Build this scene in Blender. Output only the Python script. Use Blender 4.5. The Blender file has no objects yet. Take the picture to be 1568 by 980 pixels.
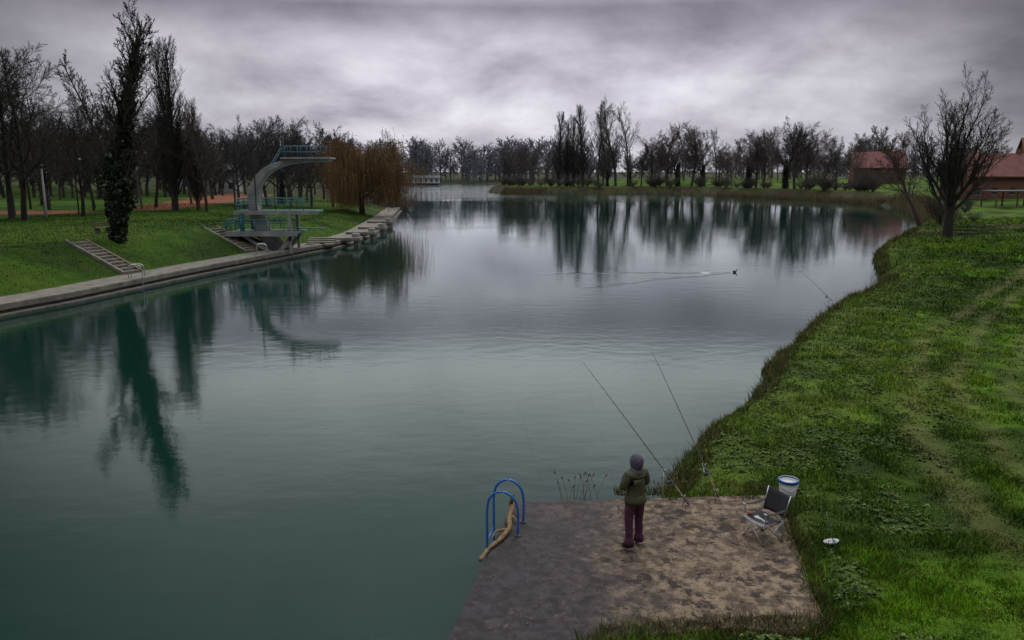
import bpy, math, random
import numpy as np
from mathutils import Vector, Matrix
from collections import defaultdict
R=math.radians
scene=bpy.context.scene
rng=np.random.default_rng(7)

# ------------------------------------------------------------------ helpers
def link(o):
    scene.collection.objects.link(o); return o
def np_mesh(name,V,F,mats=(),smooth=False,col=None,midx=None):
    V=np.asarray(V,dtype=np.float32); F=np.asarray(F,dtype=np.int32)
    k=F.shape[1]; m=bpy.data.meshes.new(name)
    m.vertices.add(len(V)); m.vertices.foreach_set('co',V.ravel())
    m.loops.add(F.size); m.loops.foreach_set('vertex_index',F.ravel())
    m.polygons.add(len(F)); m.polygons.foreach_set('loop_start',np.arange(0,F.size,k,dtype=np.int32))
    m.polygons.foreach_set('loop_total',np.full(len(F),k,dtype=np.int32))
    if midx is not None: m.polygons.foreach_set('material_index',np.asarray(midx,dtype=np.int32))
    m.polygons.foreach_set('use_smooth',np.full(len(F),bool(smooth)))
    m.update(calc_edges=True)
    if col is not None:
        a=m.color_attributes.new('Col','FLOAT_COLOR','POINT')
        c=np.ones((len(V),4),dtype=np.float32); c[:,:3]=col
        a.data.foreach_set('color',c.ravel())
    for q in mats: m.materials.append(q)
    return m
def obj(name,mesh,loc=(0,0,0),rot=(0,0,0),sc=(1,1,1),parent=None):
    o=bpy.data.objects.new(name,mesh); o.location=loc; o.rotation_euler=rot; o.scale=sc
    link(o)
    if parent: o.parent=parent
    return o
def empty(name,loc,rz=0,s=1):
    e=bpy.data.objects.new(name,None); e.location=loc; e.rotation_euler=(0,0,rz); e.scale=(s,s,s); e.empty_display_size=.2
    return link(e)
def pyobj(name,V,F,mats,parent=None,smooth=False,bevel=0,loc=(0,0,0),rot=(0,0,0)):
    m=bpy.data.meshes.new(name); m.from_pydata([tuple(v) for v in V],[],F); m.update()
    for q in (mats if isinstance(mats,(list,tuple)) else [mats]): m.materials.append(q)
    if smooth:
        for p in m.polygons: p.use_smooth=True
    o=obj(name,m,loc,rot,parent=parent)
    if bevel:
        b=o.modifiers.new('b','BEVEL'); b.width=bevel; b.segments=2
    return o
def boxvf(x0,x1,y0,y1,z0,z1):
    V=[(x0,y0,z0),(x1,y0,z0),(x1,y1,z0),(x0,y1,z0),(x0,y0,z1),(x1,y0,z1),(x1,y1,z1),(x0,y1,z1)]
    F=[(0,3,2,1),(4,5,6,7),(0,1,5,4),(1,2,6,5),(2,3,7,6),(3,0,4,7)]
    return V,F
def box(name,b,mat,parent=None,bevel=.01):
    V,F=boxvf(*b); return pyobj(name,V,F,mat,parent,bevel=bevel)
def boxes(name,bl,mat,parent=None,bevel=.01):
    V=[];F=[]
    for b in bl:
        v,f=boxvf(*b); o=len(V); V+=v; F+=[tuple(i+o for i in q) for q in f]
    return pyobj(name,V,F,mat,parent,bevel=bevel)
def prism(name,poly,z0,z1,mat,parent=None,bevel=0,axis='z'):
    n=len(poly)
    if axis=='z':
        V=[(x,y,z0) for x,y in poly]+[(x,y,z1) for x,y in poly]
    else:
        V=[(x,z0,z) for x,z in poly]+[(x,z1,z) for x,z in poly]
    F=[tuple(range(n-1,-1,-1)),tuple(range(n,2*n))]+[(i,(i+1)%n,n+(i+1)%n,n+i) for i in range(n)]
    if axis!='z': F=[tuple(reversed(f)) for f in F]
    return pyobj(name,V,F,mat,parent,bevel=bevel)

def stack_tubes(store):
    Vs=[];Fs=[];off=0
    for (k,n),lst in store.items():
        P=np.array([[tuple(p) for p in a[0]] for a in lst],dtype=float)
        Rr=np.array([a[1] for a in lst],dtype=float)
        B=len(lst)
        T=np.gradient(P,axis=1); T/= (np.linalg.norm(T,axis=2,keepdims=True)+1e-9)
        main=P[:,-1]-P[:,0]; main/=(np.linalg.norm(main,axis=1,keepdims=True)+1e-9)
        ref=np.where(np.abs(main[:,2:3])>.8,np.array([[1.,0.,0.]]),np.array([[0.,0.,1.]]))[:,None,:]
        A=np.cross(T,ref); A/=(np.linalg.norm(A,axis=2,keepdims=True)+1e-9)
        Bv=np.cross(T,A)
        th=np.arange(n)*2*np.pi/n
        ring=P[:,:,None,:]+Rr[:,:,None,None]*(A[:,:,None,:]*np.cos(th)[None,None,:,None]+Bv[:,:,None,:]*np.sin(th)[None,None,:,None])
        V=ring.reshape(-1,3)
        b=np.arange(B)[:,None,None]*k*n; i=np.arange(k-1)[None,:,None]*n; j=np.arange(n)[None,None,:]; j2=(j+1)%n
        F=np.stack([b+i+j,b+i+j2,b+i+n+j2,b+i+n+j],axis=-1).reshape(-1,4)+off
        Vs.append(V);Fs.append(F);off+=len(V)
    return np.concatenate(Vs),np.concatenate(Fs)
def tubes(name,lst,mat,n=8,parent=None,loc=(0,0,0),rot=(0,0,0)):
    st=defaultdict(list)
    for pts,r in lst:
        pts=[Vector(p) for p in pts]
        rr=list(r) if isinstance(r,(list,tuple)) else [r]*len(pts)
        d0=(pts[1]-pts[0]).normalized(); d1=(pts[-1]-pts[-2]).normalized()
        pts=[pts[0]-d0*.002]+pts+[pts[-1]+d1*.002]; rr=[.0002]+rr+[.0002]
        st[(len(pts),n)].append((pts,rr))
    V,F=stack_tubes(st)
    return obj(name,np_mesh(name,V,F,[mat],True),loc,rot,parent=parent)
def smooth_path(pts,sub=6):
    P=[Vector(p) for p in pts]; out=[]
    for i in range(len(P)-1):
        p0=P[max(i-1,0)];p1=P[i];p2=P[i+1];p3=P[min(i+2,len(P)-1)]
        for s in range(sub):
            t=s/sub
            out.append(.5*((2*p1)+(p2-p0)*t+(2*p0-5*p1+4*p2-p3)*t*t+(3*p1-p0-3*p2+p3)*t**3))
    out.append(P[-1]); return out
def skin(verts,edges,radii,sub=2,root=0):
    m=bpy.data.meshes.new('tmp'); m.from_pydata(verts,edges,[])
    o=bpy.data.objects.new('tmp',m); link(o)
    o.modifiers.new('s','SKIN')
    sv=m.skin_vertices[0].data
    for i,r in enumerate(radii):
        sv[i].radius=(r,r) if not isinstance(r,tuple) else r
        sv[i].use_root=(i==root)
    s=o.modifiers.new('ss','SUBSURF'); s.levels=sub; s.render_levels=sub
    dg=bpy.context.evaluated_depsgraph_get(); dg.update()
    me=bpy.data.meshes.new_from_object(o.evaluated_get(dg))
    bpy.data.objects.remove(o)
    for p in me.polygons: p.use_smooth=True
    me.materials.clear()
    return me

_tab=np.random.default_rng(3).random((256,256))
def vn(x,y,s=0):
    x=np.asarray(x,float)+s*17.3; y=np.asarray(y,float)+s*9.1
    xi=np.floor(x).astype(int); yi=np.floor(y).astype(int); fx=x-xi; fy=y-yi
    fx=fx*fx*(3-2*fx); fy=fy*fy*(3-2*fy)
    a=_tab[xi&255,yi&255]; b=_tab[(xi+1)&255,yi&255]; c=_tab[xi&255,(yi+1)&255]; d=_tab[(xi+1)&255,(yi+1)&255]
    return (a*(1-fx)+b*fx)*(1-fy)+(c*(1-fx)+d*fx)*fy
def fbm(x,y,s=0,o=4):
    t=0;a=.5;f=1.;n=0
    for i in range(o):
        t=t+a*vn(np.asarray(x)*f,np.asarray(y)*f,s+i*3); n+=a; a*=.5; f*=2.1
    return t/n
def sat(x): return np.clip(x,0,1)
def ss(a,b,x):
    t=sat((x-a)/(b-a)); return t*t*(3-2*t)

# ------------------------------------------------------------------ materials
def nodes_of(m):
    m.use_nodes=True; nt=m.node_tree; return nt,nt.nodes,nt.links,nt.nodes['Principled BSDF']
def pmat(name,c1,c2,scale=4,rough=.8,bump=0,metal=0,rnd=0,detail=6,spec=.5,dist=.02):
    m=bpy.data.materials.new(name); nt,N,L,b=nodes_of(m)
    tc=N.new('ShaderNodeTexCoord'); no=N.new('ShaderNodeTexNoise'); no.inputs['Scale'].default_value=scale
    no.inputs['Detail'].default_value=detail; no.inputs['Roughness'].default_value=.65
    L.new(tc.outputs['Object'],no.inputs['Vector'])
    cr=N.new('ShaderNodeValToRGB'); cr.color_ramp.elements[0].position=.32; cr.color_ramp.elements[1].position=.68
    cr.color_ramp.elements[0].color=(*c1,1); cr.color_ramp.elements[1].color=(*c2,1)
    L.new(no.outputs['Fac'],cr.inputs['Fac']); out=cr.outputs['Color']
    if rnd:
        oi=N.new('ShaderNodeObjectInfo'); mr=N.new('ShaderNodeMapRange'); mr.inputs['To Min'].default_value=1-rnd; mr.inputs['To Max'].default_value=1+rnd
        L.new(oi.outputs['Random'],mr.inputs['Value'])
        vm=N.new('ShaderNodeVectorMath'); vm.operation='SCALE'; L.new(out,vm.inputs[0]); L.new(mr.outputs['Result'],vm.inputs['Scale']); out=vm.outputs['Vector']
    L.new(out,b.inputs['Base Color'])
    b.inputs['Roughness'].default_value=rough; b.inputs['Metallic'].default_value=metal; b.inputs['Specular IOR Level'].default_value=spec
    if bump:
        bp=N.new('ShaderNodeBump'); bp.inputs['Strength'].default_value=bump; bp.inputs['Distance'].default_value=dist
        L.new(no.outputs['Fac'],bp.inputs['Height']); L.new(bp.outputs['Normal'],b.inputs['Normal'])
    return m
def attrmat(name,rough=.9,var=.5,scale=1.2,bump=.6,fine=14,bd=.08,spec=.1):
    m=bpy.data.materials.new(name); nt,N,L,b=nodes_of(m)
    at=N.new('ShaderNodeAttribute'); at.attribute_name='Col'
    tc=N.new('ShaderNodeTexCoord')
    n1=N.new('ShaderNodeTexNoise'); n1.inputs['Scale'].default_value=scale; n1.inputs['Detail'].default_value=8; n1.inputs['Roughness'].default_value=.7
    n2=N.new('ShaderNodeTexNoise'); n2.inputs['Scale'].default_value=fine; n2.inputs['Detail'].default_value=4
    for n in (n1,n2): L.new(tc.outputs['Object'],n.inputs['Vector'])
    ad=N.new('ShaderNodeMath'); ad.operation='ADD'; L.new(n1.outputs['Fac'],ad.inputs[0]); L.new(n2.outputs['Fac'],ad.inputs[1])
    mr=N.new('ShaderNodeMapRange'); mr.inputs['From Min'].default_value=.65; mr.inputs['From Max'].default_value=1.35
    mr.inputs['To Min'].default_value=1-var; mr.inputs['To Max'].default_value=1+var
    L.new(ad.outputs[0],mr.inputs['Value'])
    vm=N.new('ShaderNodeVectorMath'); vm.operation='SCALE'; L.new(at.outputs['Color'],vm.inputs[0]); L.new(mr.outputs['Result'],vm.inputs['Scale'])
    L.new(vm.outputs['Vector'],b.inputs['Base Color']); b.inputs['Roughness'].default_value=rough; b.inputs['Specular IOR Level'].default_value=spec
    if bump:
        bp=N.new('ShaderNodeBump'); bp.inputs['Strength'].default_value=bump; bp.inputs['Distance'].default_value=bd
        L.new(ad.outputs[0],bp.inputs['Height']); L.new(bp.outputs['Normal'],b.inputs['Normal'])
    return m
M_ground=attrmat('ground_mat')
M_grass=attrmat('grass_blade_mat',rough=.8,var=.5,scale=1.1,bump=0,fine=5,spec=.08)
M_bark=pmat('bark_mat',(.016,.013,.012),(.042,.034,.03),6,.9,.4,rnd=.3)
M_barkg=pmat('bark_grey_mat',(.05,.045,.042),(.10,.09,.082),6,.9,.4,rnd=.25)
M_barkb=pmat('bark_brown_mat',(.034,.023,.019),(.075,.052,.042),6,.9,.3,rnd=.3)
M_mid=pmat('mid_haze_twig_mat',(.042,.034,.033),(.088,.070,.066),3,.9,0,rnd=.4)  # bark lightened: distance haze painted into the base colour
M_midd=pmat('mid_dark_haze_twig_mat',(.03,.028,.03),(.06,.054,.056),3,.9,0,rnd=.2)  # darker variant, slight distance haze also painted into the colour
M_far=pmat('far_haze_twig_mat',(.075,.064,.07),(.135,.118,.123),.05,1,0)  # far tree masses: aerial haze put into a paler twig colour
M_far2=pmat('haze_tint_twig_mat',(.115,.12,.15),(.17,.175,.21),.05,1,0)  # most distant trees: blue-grey haze painted in as base colour
M_willow=pmat('willow_twig_mat',(.10,.055,.018),(.20,.115,.042),.8,.8,0)
M_ivy=pmat('ivy_leaf_mat',(.006,.014,.006),(.022,.04,.013),2.5,.5,0)
M_conc=pmat('pale_concrete_mat',(.08,.073,.06),(.20,.18,.15),1.4,.85,.3)
M_conc2=pmat('tower_concrete_mat',(.15,.15,.15),(.29,.29,.285),1.0,.8,.2)
M_quay=pmat('quay_stone_mat',(.03,.028,.024),(.11,.10,.085),1.6,.8,.5)
M_teal=pmat('teal_paint_mat',(.015,.09,.13),(.025,.14,.18),5,.5)
M_tealdark=pmat('board_mat',(.02,.10,.09),(.04,.16,.14),2,.6)
M_blue=pmat('blue_paint_mat',(.01,.08,.30),(.015,.13,.42),9,.35)
M_steel=pmat('steel_mat',(.35,.36,.38),(.55,.56,.58),8,.35,metal=.8)
M_dark=pmat('dark_metal_mat',(.02,.02,.025),(.05,.05,.055),8,.5)
M_wood=pmat('wood_mat',(.07,.045,.025),(.16,.11,.06),6,.8,.3)
M_drift=pmat('driftwood_mat',(.07,.04,.015),(.24,.15,.06),9,.8,.6)
M_stalk=pmat('dry_stalk_mat',(.06,.04,.02),(.14,.09,.05),9,.8,0)
M_reed=attrmat('reed_mat',rough=.8,var=.3,bump=0)

def water_mat():
    m=bpy.data.materials.new('water_mat'); m.use_nodes=True; nt=m.node_tree; N=nt.nodes; L=nt.links; N.clear()
    out=N.new('ShaderNodeOutputMaterial'); mix=N.new('ShaderNodeMixShader'); df=N.new('ShaderNodeBsdfDiffuse'); gl=N.new('ShaderNodeBsdfGlossy')
    df.inputs['Color'].default_value=(.004,.024,.019,1); gl.inputs['Roughness'].default_value=.006; gl.inputs['Color'].default_value=(.94,.99,.99,1)
    fr=N.new('ShaderNodeFresnel'); fr.inputs['IOR'].default_value=2.35
    tc=N.new('ShaderNodeTexCoord'); mp=N.new('ShaderNodeMapping'); mp.inputs['Scale'].default_value=(1,1.5,1)
    L.new(tc.outputs['Object'],mp.inputs['Vector'])
    n1=N.new('ShaderNodeTexNoise'); n1.inputs['Scale'].default_value=.9; n1.inputs['Detail'].default_value=2
    n2=N.new('ShaderNodeTexNoise'); n2.inputs['Scale'].default_value=11; n2.inputs['Detail'].default_value=2
    n3=N.new('ShaderNodeTexNoise'); n3.inputs['Scale'].default_value=.06; n3.inputs['Detail'].default_value=3
    for n in (n1,n2,n3): L.new(mp.outputs[0],n.inputs['Vector'])
    a=N.new('ShaderNodeMath'); a.operation='MULTIPLY_ADD'; a.inputs[1].default_value=.17; L.new(n2.outputs['Fac'],a.inputs[0]); L.new(n1.outputs['Fac'],a.inputs[2])
    mr=N.new('ShaderNodeMapRange'); mr.inputs['From Min'].default_value=.35; mr.inputs['From Max'].default_value=.65; mr.inputs['To Min'].default_value=.0035; mr.inputs['To Max'].default_value=.008
    L.new(n3.outputs['Fac'],mr.inputs['Value'])
    # wind-ruffled water in the far channel
    sx=N.new('ShaderNodeSeparateXYZ'); L.new(tc.outputs['Object'],sx.inputs[0])
    wr=N.new('ShaderNodeMapRange'); wr.inputs['From Min'].default_value=190; wr.inputs['From Max'].default_value=290; wr.inputs['To Min'].default_value=1; wr.inputs['To Max'].default_value=34; L.new(sx.outputs[1],wr.inputs['Value'])
    mm=N.new('ShaderNodeMath'); mm.operation='MULTIPLY'; L.new(mr.outputs[0],mm.inputs[0]); L.new(wr.outputs[0],mm.inputs[1])
    bp=N.new('ShaderNodeBump'); bp.inputs['Strength'].default_value=1; L.new(mm.outputs[0],bp.inputs['Distance']); L.new(a.outputs[0],bp.inputs['Height'])
    L.new(bp.outputs[0],gl.inputs['Normal'])
    L.new(fr.outputs[0],mix.inputs[0]); L.new(df.outputs[0],mix.inputs[1]); L.new(gl.outputs[0],mix.inputs[2]); L.new(mix.outputs[0],out.inputs[0])
    return m
M_water=water_mat()

# ------------------------------------------------------------------ shoreline & terrain
LEFT=[(-38,-20),(-31,15),(-28.5,28),(-26,39.8),(-24.7,43.4),(-23.6,48.9),(-22.2,55.5),(-20.1,63.6),(-18.5,69.7),(-16.9,75.7),(-16.2,88),(-17,102),(-18.6,125),(-21,150)]
LAKE=[(-60,-60)]+LEFT+[(-26,163),(-40,180),(-50,230),(-64,310),(-75,390),(-70,436),(-30,446),(-2,440),(-9,350),(-8,275),(-4,258),(9.6,250),(24.3,249),(51.5,251),(60,238),(67,224),(77.6,203),(80,180),(74,152),(66,132),(58,112),(48.5,96.4),(38,80),(33.4,72.6),(29.5,64.5),(23.8,50.6),(18.3,43.4),(13.6,36.1),(9.73,29.2),(7.91,24.8),(5.97,22.1),(4.37,19.4),(3.6,17.2),(3.3,16.1),(2.5,15),(.9,14),(.2,11),(-.4,8),(-1,0),(-2,-20),(-2,-60)]
PLAT=[(-1.75,6.5),(0.02,15.6),(5.62,15.95),(5.5,15.2),(5.42,14.6),(5.2,13.6),(5.1,12.8),(4.9,12.0),(4.82,11.2),(4.3,10.75),(3.4,10.95),(2.4,10.8),(1.4,10.65),(.9,9.9),(.7,6.5)]
TRK=[[(8.6,9),(9.0,13),(9.5,16.7),(10.8,20.5),(16,30.6),(24.5,41.2),(36,55),(55,72)],
     [(10.6,10),(11.3,16.7),(13.8,23.8),(17.2,29.4),(22,36),(29,44.7),(45,60)],
     [(12.4,10),(13.0,16.7),(15.4,23.5),(18.8,28.7),(23.6,35),(30.6,43.6),(46.5,58)]]
def poly_sd(poly,x,y,closed=True):
    x=np.asarray(x,float); y=np.asarray(y,float)
    d=np.full(x.shape,1e9); ins=np.zeros(x.shape,bool); n=len(poly)
    for i in range(n if closed else n-1):
        ax,ay=poly[i]; bx,by=poly[(i+1)%n]; ex,ey=bx-ax,by-ay
        t=np.clip(((x-ax)*ex+(y-ay)*ey)/(ex*ex+ey*ey),0,1)
        d=np.minimum(d,np.hypot(x-ax-t*ex,y-ay-t*ey))
        if ey!=0 and closed:
            c=((ay>y)!=(by>y))&(x<(bx-ax)*(y-ay)/ey+ax); ins^=c
    return np.where(ins,-d,d)
def shore(x,y):
    sd=poly_sd(LAKE,x,y)
    rf=(np.asarray(x)>-12)|(np.asarray(y)>165)
    amp=.35+.8*ss(30,200,np.asarray(y,float))
    return sd+np.where(rf,(fbm(np.asarray(x)*.9,np.asarray(y)*.9,2)-.5)*2*amp,0)
def height(x,y,sd=None):
    x=np.asarray(x,float); y=np.asarray(y,float)
    if sd is None: sd=shore(x,y)
    rgt=.48*sat(sd/.7)+.02*np.clip(sd,0,70)+3.2*ss(18,62,sd)
    bk=2.4-1.5*ss(370,425,y)
    far=bk*sat(sd/4.5)**.8+2.2*ss(10,70,sd)
    P=1.95-1.0*ss(72,98,y)
    lft=np.where(sd<2.0,-1+1.42*sat((sd-.2)/1.2),.46+.1*sat((sd-2)/.3)+P*sat((sd-2.3)/4.3)+(1.95-P)*ss(6,26,sd))
    nf=ss(105,190,y); z=rgt*(1-nf)+far*nf
    lw=(x<-12)*(1-ss(152,176,y)); z=z*(1-lw)+lft*lw
    z=np.where(sd<0,np.maximum(-1.6,sd*.7),z)
    z=z+np.where(sd>.6,((fbm(x*.35,y*.35,5)-.5)*.2+(fbm(x*1.3,y*1.3,8)-.5)*.10*(y<70))*(1-lw*.6),0)
    pd=poly_sd(PLAT,x,y); z=np.where(pd<.25,np.minimum(z,.2),z)
    return z
def gz(x,y): return float(height(np.array([x]),np.array([y]))[0])
CLAY=[[(-49,99),(-42,99),(-44,135),(-52,175),(-62,175)],[(-74,87),(-49,90),(-50,97),(-76,97)]]
def track_w(x,y):
    w=np.zeros(np.shape(x))
    for i,p in enumerate(TRK):
        d=poly_sd(p,x+.5*(vn(y*.5,x*.2,i)-.5),y,False); w=np.maximum(w,np.exp(-(d/(.34 if i else .42))**2)*(.25+1.1*fbm(x*.7,y*.7,70+i)))
    return sat(w)
def gcolor(x,y,sd,far=True):
    n=fbm(x*.22,y*.22,11)[...,None]; n2=fbm(x*1.6,y*1.6,21)[...,None]
    g1=np.array([.026,.070,.004]); g2=np.array([.100,.200,.008]); yb=np.array([.12,.13,.022]); dk=np.array([.016,.038,.005])
    lf=((x<-12)&(y<170))[...,None]
    t=sat((n2-.3)*2.4); t=np.where(lf,.10+.28*t,t)
    c=g1+(g2-g1)*t
    c=c+(yb-c)*(.38*ss(.56,.74,n))*np.where(lf,.5,1); c=c+(dk-c)*(.7*ss(.52,.32,n))
    ol=(ss(5,1.5,sd)*(y<110)*(x>-12))[...,None]; c=c+(np.array([.11,.14,.03])*(.5+.8*n2)-c)*ol*.5
    c=c+(np.array([.13,.13,.045])-c)*.65*track_w(x,y)[...,None]*((x>4)&(y<80))[...,None]
    mud=np.array([.06,.048,.03]); farb=np.array([.06,.044,.03])
    nearw=(ss(.55,.1,sd)*(y<110)*(x>-12))[...,None]; c=c+(mud-c)*nearw
    fw=(ss(7,3.5,sd)*ss(115,170,y))[...,None]; c=c+(farb*(.5+n2)-c)*fw*.85
    lit=(ss(300,340,y)+ss(150,190,y)*(x<-20))[...,None]; c=c+(np.array([.05,.052,.032])-c)*sat(lit)*.85
    mm=(np.exp(-(((x-52)/12)**2+((y-92)/9)**2))*ss(.45,.6,fbm(x*.2,y*.35,31)))[...,None]; c=c+(np.array([.12,.095,.07])-c)*mm
    for p in CLAY:
        w=ss(.6,-.6,poly_sd(p,x,y))[...,None]; c=c+(np.array([.26,.105,.065])-c)*w
    c=np.where((sd<0)[...,None],np.array([.02,.045,.035]),c)
    return c
def axis(parts):
    out=[]
    for a,b,s in parts: out+=list(np.arange(a,b,s))
    return np.array(out+[parts[-1][1]])
gx=axis([(-2500,-600,120),(-600,-200,25),(-200,-100,5),(-100,-42,2),(-42,60,.45),(60,150,1.8),(150,300,8),(300,700,30),(700,2500,120)])
gy=axis([(-300,-40,20),(-40,4,3),(4,100,.45),(100,300,1.8),(300,480,4),(480,900,30),(900,3600,180)])
GX,GY=np.meshgrid(gx,gy); SD=shore(GX,GY); Z=height(GX,GY,SD)
nx,ny=len(gx),len(gy)
V=np.stack([GX,GY,Z],-1).reshape(-1,3); C=(gcolor(GX,GY,SD)*.72).reshape(-1,3)
ii,jj=np.meshgrid(np.arange(nx-1),np.arange(ny-1)); a=(jj*nx+ii).ravel()
F=np.stack([a,a+1,a+nx+1,a+nx],-1)
obj('ground',np_mesh('ground',V,F,[M_ground],True,C))
pyobj('water',[(-140,-80,0),(140,-80,0),(140,470,0),(-140,470,0)],[(0,1,2,3)],M_water)

# ------------------------------------------------------------------ grass
def blades(name,x,y,h,w,mat,col,lean=.5,z=None):
    n=len(x); z=height(x,y)-.01 if z is None else z
    th=rng.random(n)*2*np.pi; dx=np.cos(th)*w/2; dy=np.sin(th)*w/2
    la=rng.random(n)*2*np.pi; lm=h*lean*rng.random(n)
    V=np.empty((n,3,3)); V[:,0]=np.stack([x-dx,y-dy,z],-1); V[:,1]=np.stack([x+dx,y+dy,z],-1)
    V[:,2]=np.stack([x+np.cos(la)*lm,y+np.sin(la)*lm,z+h],-1)
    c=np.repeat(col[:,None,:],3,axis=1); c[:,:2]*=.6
    return obj(name,np_mesh(name,V.reshape(-1,3),np.arange(3*n).reshape(-1,3),[mat],False,c.reshape(-1,3)))
n=460000
yy=np.exp(rng.uniform(math.log(8.5),math.log(112),n)); xx=rng.uniform(-.02,.74,n)*yy+.5*rng.random(n)
sd=shore(xx,yy); pd=poly_sd(PLAT,xx,yy)
ok=(sd>.05)&(pd>-.05-.22*rng.random(n)*(vn(xx*3,yy*3)>.55)); xx,yy,sd=xx[ok],yy[ok],sd[ok]
c=gcolor(xx,yy,sd+.5); c*=(rng.uniform(.55,1.7,len(xx)))[:,None]
dry=rng.random(len(xx))<.05; c[dry]=np.array([.17,.14,.05])*rng.uniform(.6,1.2,(dry.sum(),1))
tuf=fbm(xx*1.7,yy*1.7,41,3)
c*=(.60+.85*ss(.3,.7,tuf))[:,None]
hh=(.02+.09*rng.random(len(xx))*(.12+1.6*ss(.35,.75,tuf)))*(1+yy/45)*(1-.6*track_w(xx,yy)); ww=.008+.0009*yy
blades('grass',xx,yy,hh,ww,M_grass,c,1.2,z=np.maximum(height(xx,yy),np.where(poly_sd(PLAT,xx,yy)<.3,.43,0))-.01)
n=110000
yy=rng.uniform(36,120,n)**1.0; xx=rng.uniform(-62,-17,n); sd=shore(xx,yy); ok=(sd>2.4)&(sd<34); xx,yy,sd=xx[ok],yy[ok],sd[ok]
c=gcolor(xx,yy,sd)*rng.uniform(.5,1.1,(len(xx),1))
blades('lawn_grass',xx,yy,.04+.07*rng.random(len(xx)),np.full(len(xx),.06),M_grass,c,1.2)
def weeds(name,x,y,size,col,mat,per=9):
    n=len(x); x=np.repeat(x,per); y=np.repeat(y,per); size=np.repeat(size,per); col=np.repeat(col,per,axis=0)
    z=np.maximum(height(x,y),0.02); th=rng.random(n*per)*2*np.pi; el=rng.uniform(.2,1.1,n*per)
    d=np.stack([np.cos(th)*np.cos(el),np.sin(th)*np.cos(el),np.sin(el)],-1)*size[:,None]*rng.uniform(.6,1.2,(n*per,1)); s=np.stack([-np.sin(th),np.cos(th),0*th],-1)*size[:,None]*.22
    b=np.stack([x,y,z],-1); tip=b+d; tip[:,2]-=size*.25
    V=np.stack([b,b+d*.55+s,tip,b+d*.55-s],1)
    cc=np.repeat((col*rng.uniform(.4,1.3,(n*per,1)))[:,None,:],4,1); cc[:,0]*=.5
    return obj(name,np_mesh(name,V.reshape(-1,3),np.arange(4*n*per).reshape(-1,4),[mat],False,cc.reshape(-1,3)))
n=20000
yy=np.exp(rng.uniform(math.log(10),math.log(50),n)); xx=rng.uniform(.1,.6,n)*yy; sd=shore(xx,yy)
ok=(sd>.1)&(sd<4+3*rng.random(n))&(poly_sd(PLAT,xx,yy)>.05)&(fbm(xx*.9,yy*.9,51)+.14*(rng.random(n)-.5)>.5); xx,yy=xx[ok],yy[ok]
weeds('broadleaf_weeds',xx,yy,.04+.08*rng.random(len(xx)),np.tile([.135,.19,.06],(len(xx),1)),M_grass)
def edge_pts(seg,n,a,b):
    P=np.array(seg,float); d=np.hypot(*(P[1:]-P[:-1]).T); cum=np.concatenate([[0],np.cumsum(d)])
    t=rng.random(n)*cum[-1]; i=np.clip(np.searchsorted(cum,t)-1,0,len(d)-1); f=(t-cum[i])/d[i]
    q=P[i]+(P[i+1]-P[i])*f[:,None]; nrm=np.stack([-(P[i+1]-P[i])[:,1],(P[i+1]-P[i])[:,0]],-1)/d[i][:,None]
    return q+nrm*rng.uniform(a,b,n)[:,None]
RS=[(3.4,16.3),(3.6,17.2),(4.37,19.4),(5.97,22.1),(7.91,24.8),(9.73,29.2),(13.6,36.1),(18.3,43.4),(23.8,50.6),(29.5,64.5),(33.4,72.6),(48.5,96.4)]
q=edge_pts(RS,26000,-.9,.2); s_=shore(q[:,0],q[:,1]); cl=fbm(q[:,0]*1.1,q[:,1]*1.1,61)
ok=(s_>-.12)&(s_<.7)&(cl>.42); q=q[ok]; cl=cl[ok]; n=len(q)
col=np.where((rng.random(n)<.5)[:,None],np.array([.17,.12,.06]),np.array([.075,.12,.03]))*rng.uniform(.5,1.2,(n,1))
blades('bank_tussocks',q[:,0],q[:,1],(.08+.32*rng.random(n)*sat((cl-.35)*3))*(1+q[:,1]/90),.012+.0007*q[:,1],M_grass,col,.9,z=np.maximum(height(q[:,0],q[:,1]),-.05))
q=np.concatenate([edge_pts([(0.9,9.7),(1.3,10.6),(3.4,10.85),(4.8,10.9)],5000,-.3,.35),edge_pts([(4.8,11),(5.2,13.6),(5.6,15.9)],1800,-.25,.12),edge_pts([(2.2,15.95),(5.6,16.1)],1500,-.05,.3)])
n=len(q); col=np.where((rng.random(n)<.5)[:,None],np.array([.17,.12,.055]),np.array([.07,.11,.025]))*rng.uniform(.5,1.2,(n,1))
blades('slab_edge_weeds',q[:,0],q[:,1],.05+.22*rng.random(n)**2,np.full(n,.016),M_grass,col,1.1,z=np.full(n,.42))
st=[];hd=[]
rr=random.Random(5)
for i in range(30):
    x=rr.choice([rr.uniform(1.1,1.9),rr.uniform(2.4,3.6)]); y=15.75+.06*x+rr.uniform(.1,.35); h=rr.uniform(.5,.85); lx=rr.uniform(-.25,.25)
    p=[(x,y,-.1),(x+lx*.4,y,h*.5),(x+lx,y+.03,h)]; st.append((p,.005)); hd.append(([p[2],(p[2][0]+lx*.15,y+.03,h+.04),(p[2][0]+lx*.2,y+.03,h+.08)],[.008,.018,.004]))
tubes('dry_reed_stalks',st+hd,M_stalk,5)
q=np.concatenate([edge_pts([(9.6,250),(2,254),(-4,258)],1500,-3,.5),edge_pts([(80,172),(79.5,185),(77.6,203),(67,224),(60,238)],10000,-.5,4.5),edge_pts([(58,112),(66,132),(74,152),(80,172)],5000,-4.5,.5)])
s_=shore(q[:,0],q[:,1]); ok=(s_>-1)&(s_<5); q=q[ok]; n=len(q)
col=np.array([.17,.135,.075])*rng.uniform(.5,1.3,(n,1))
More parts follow.
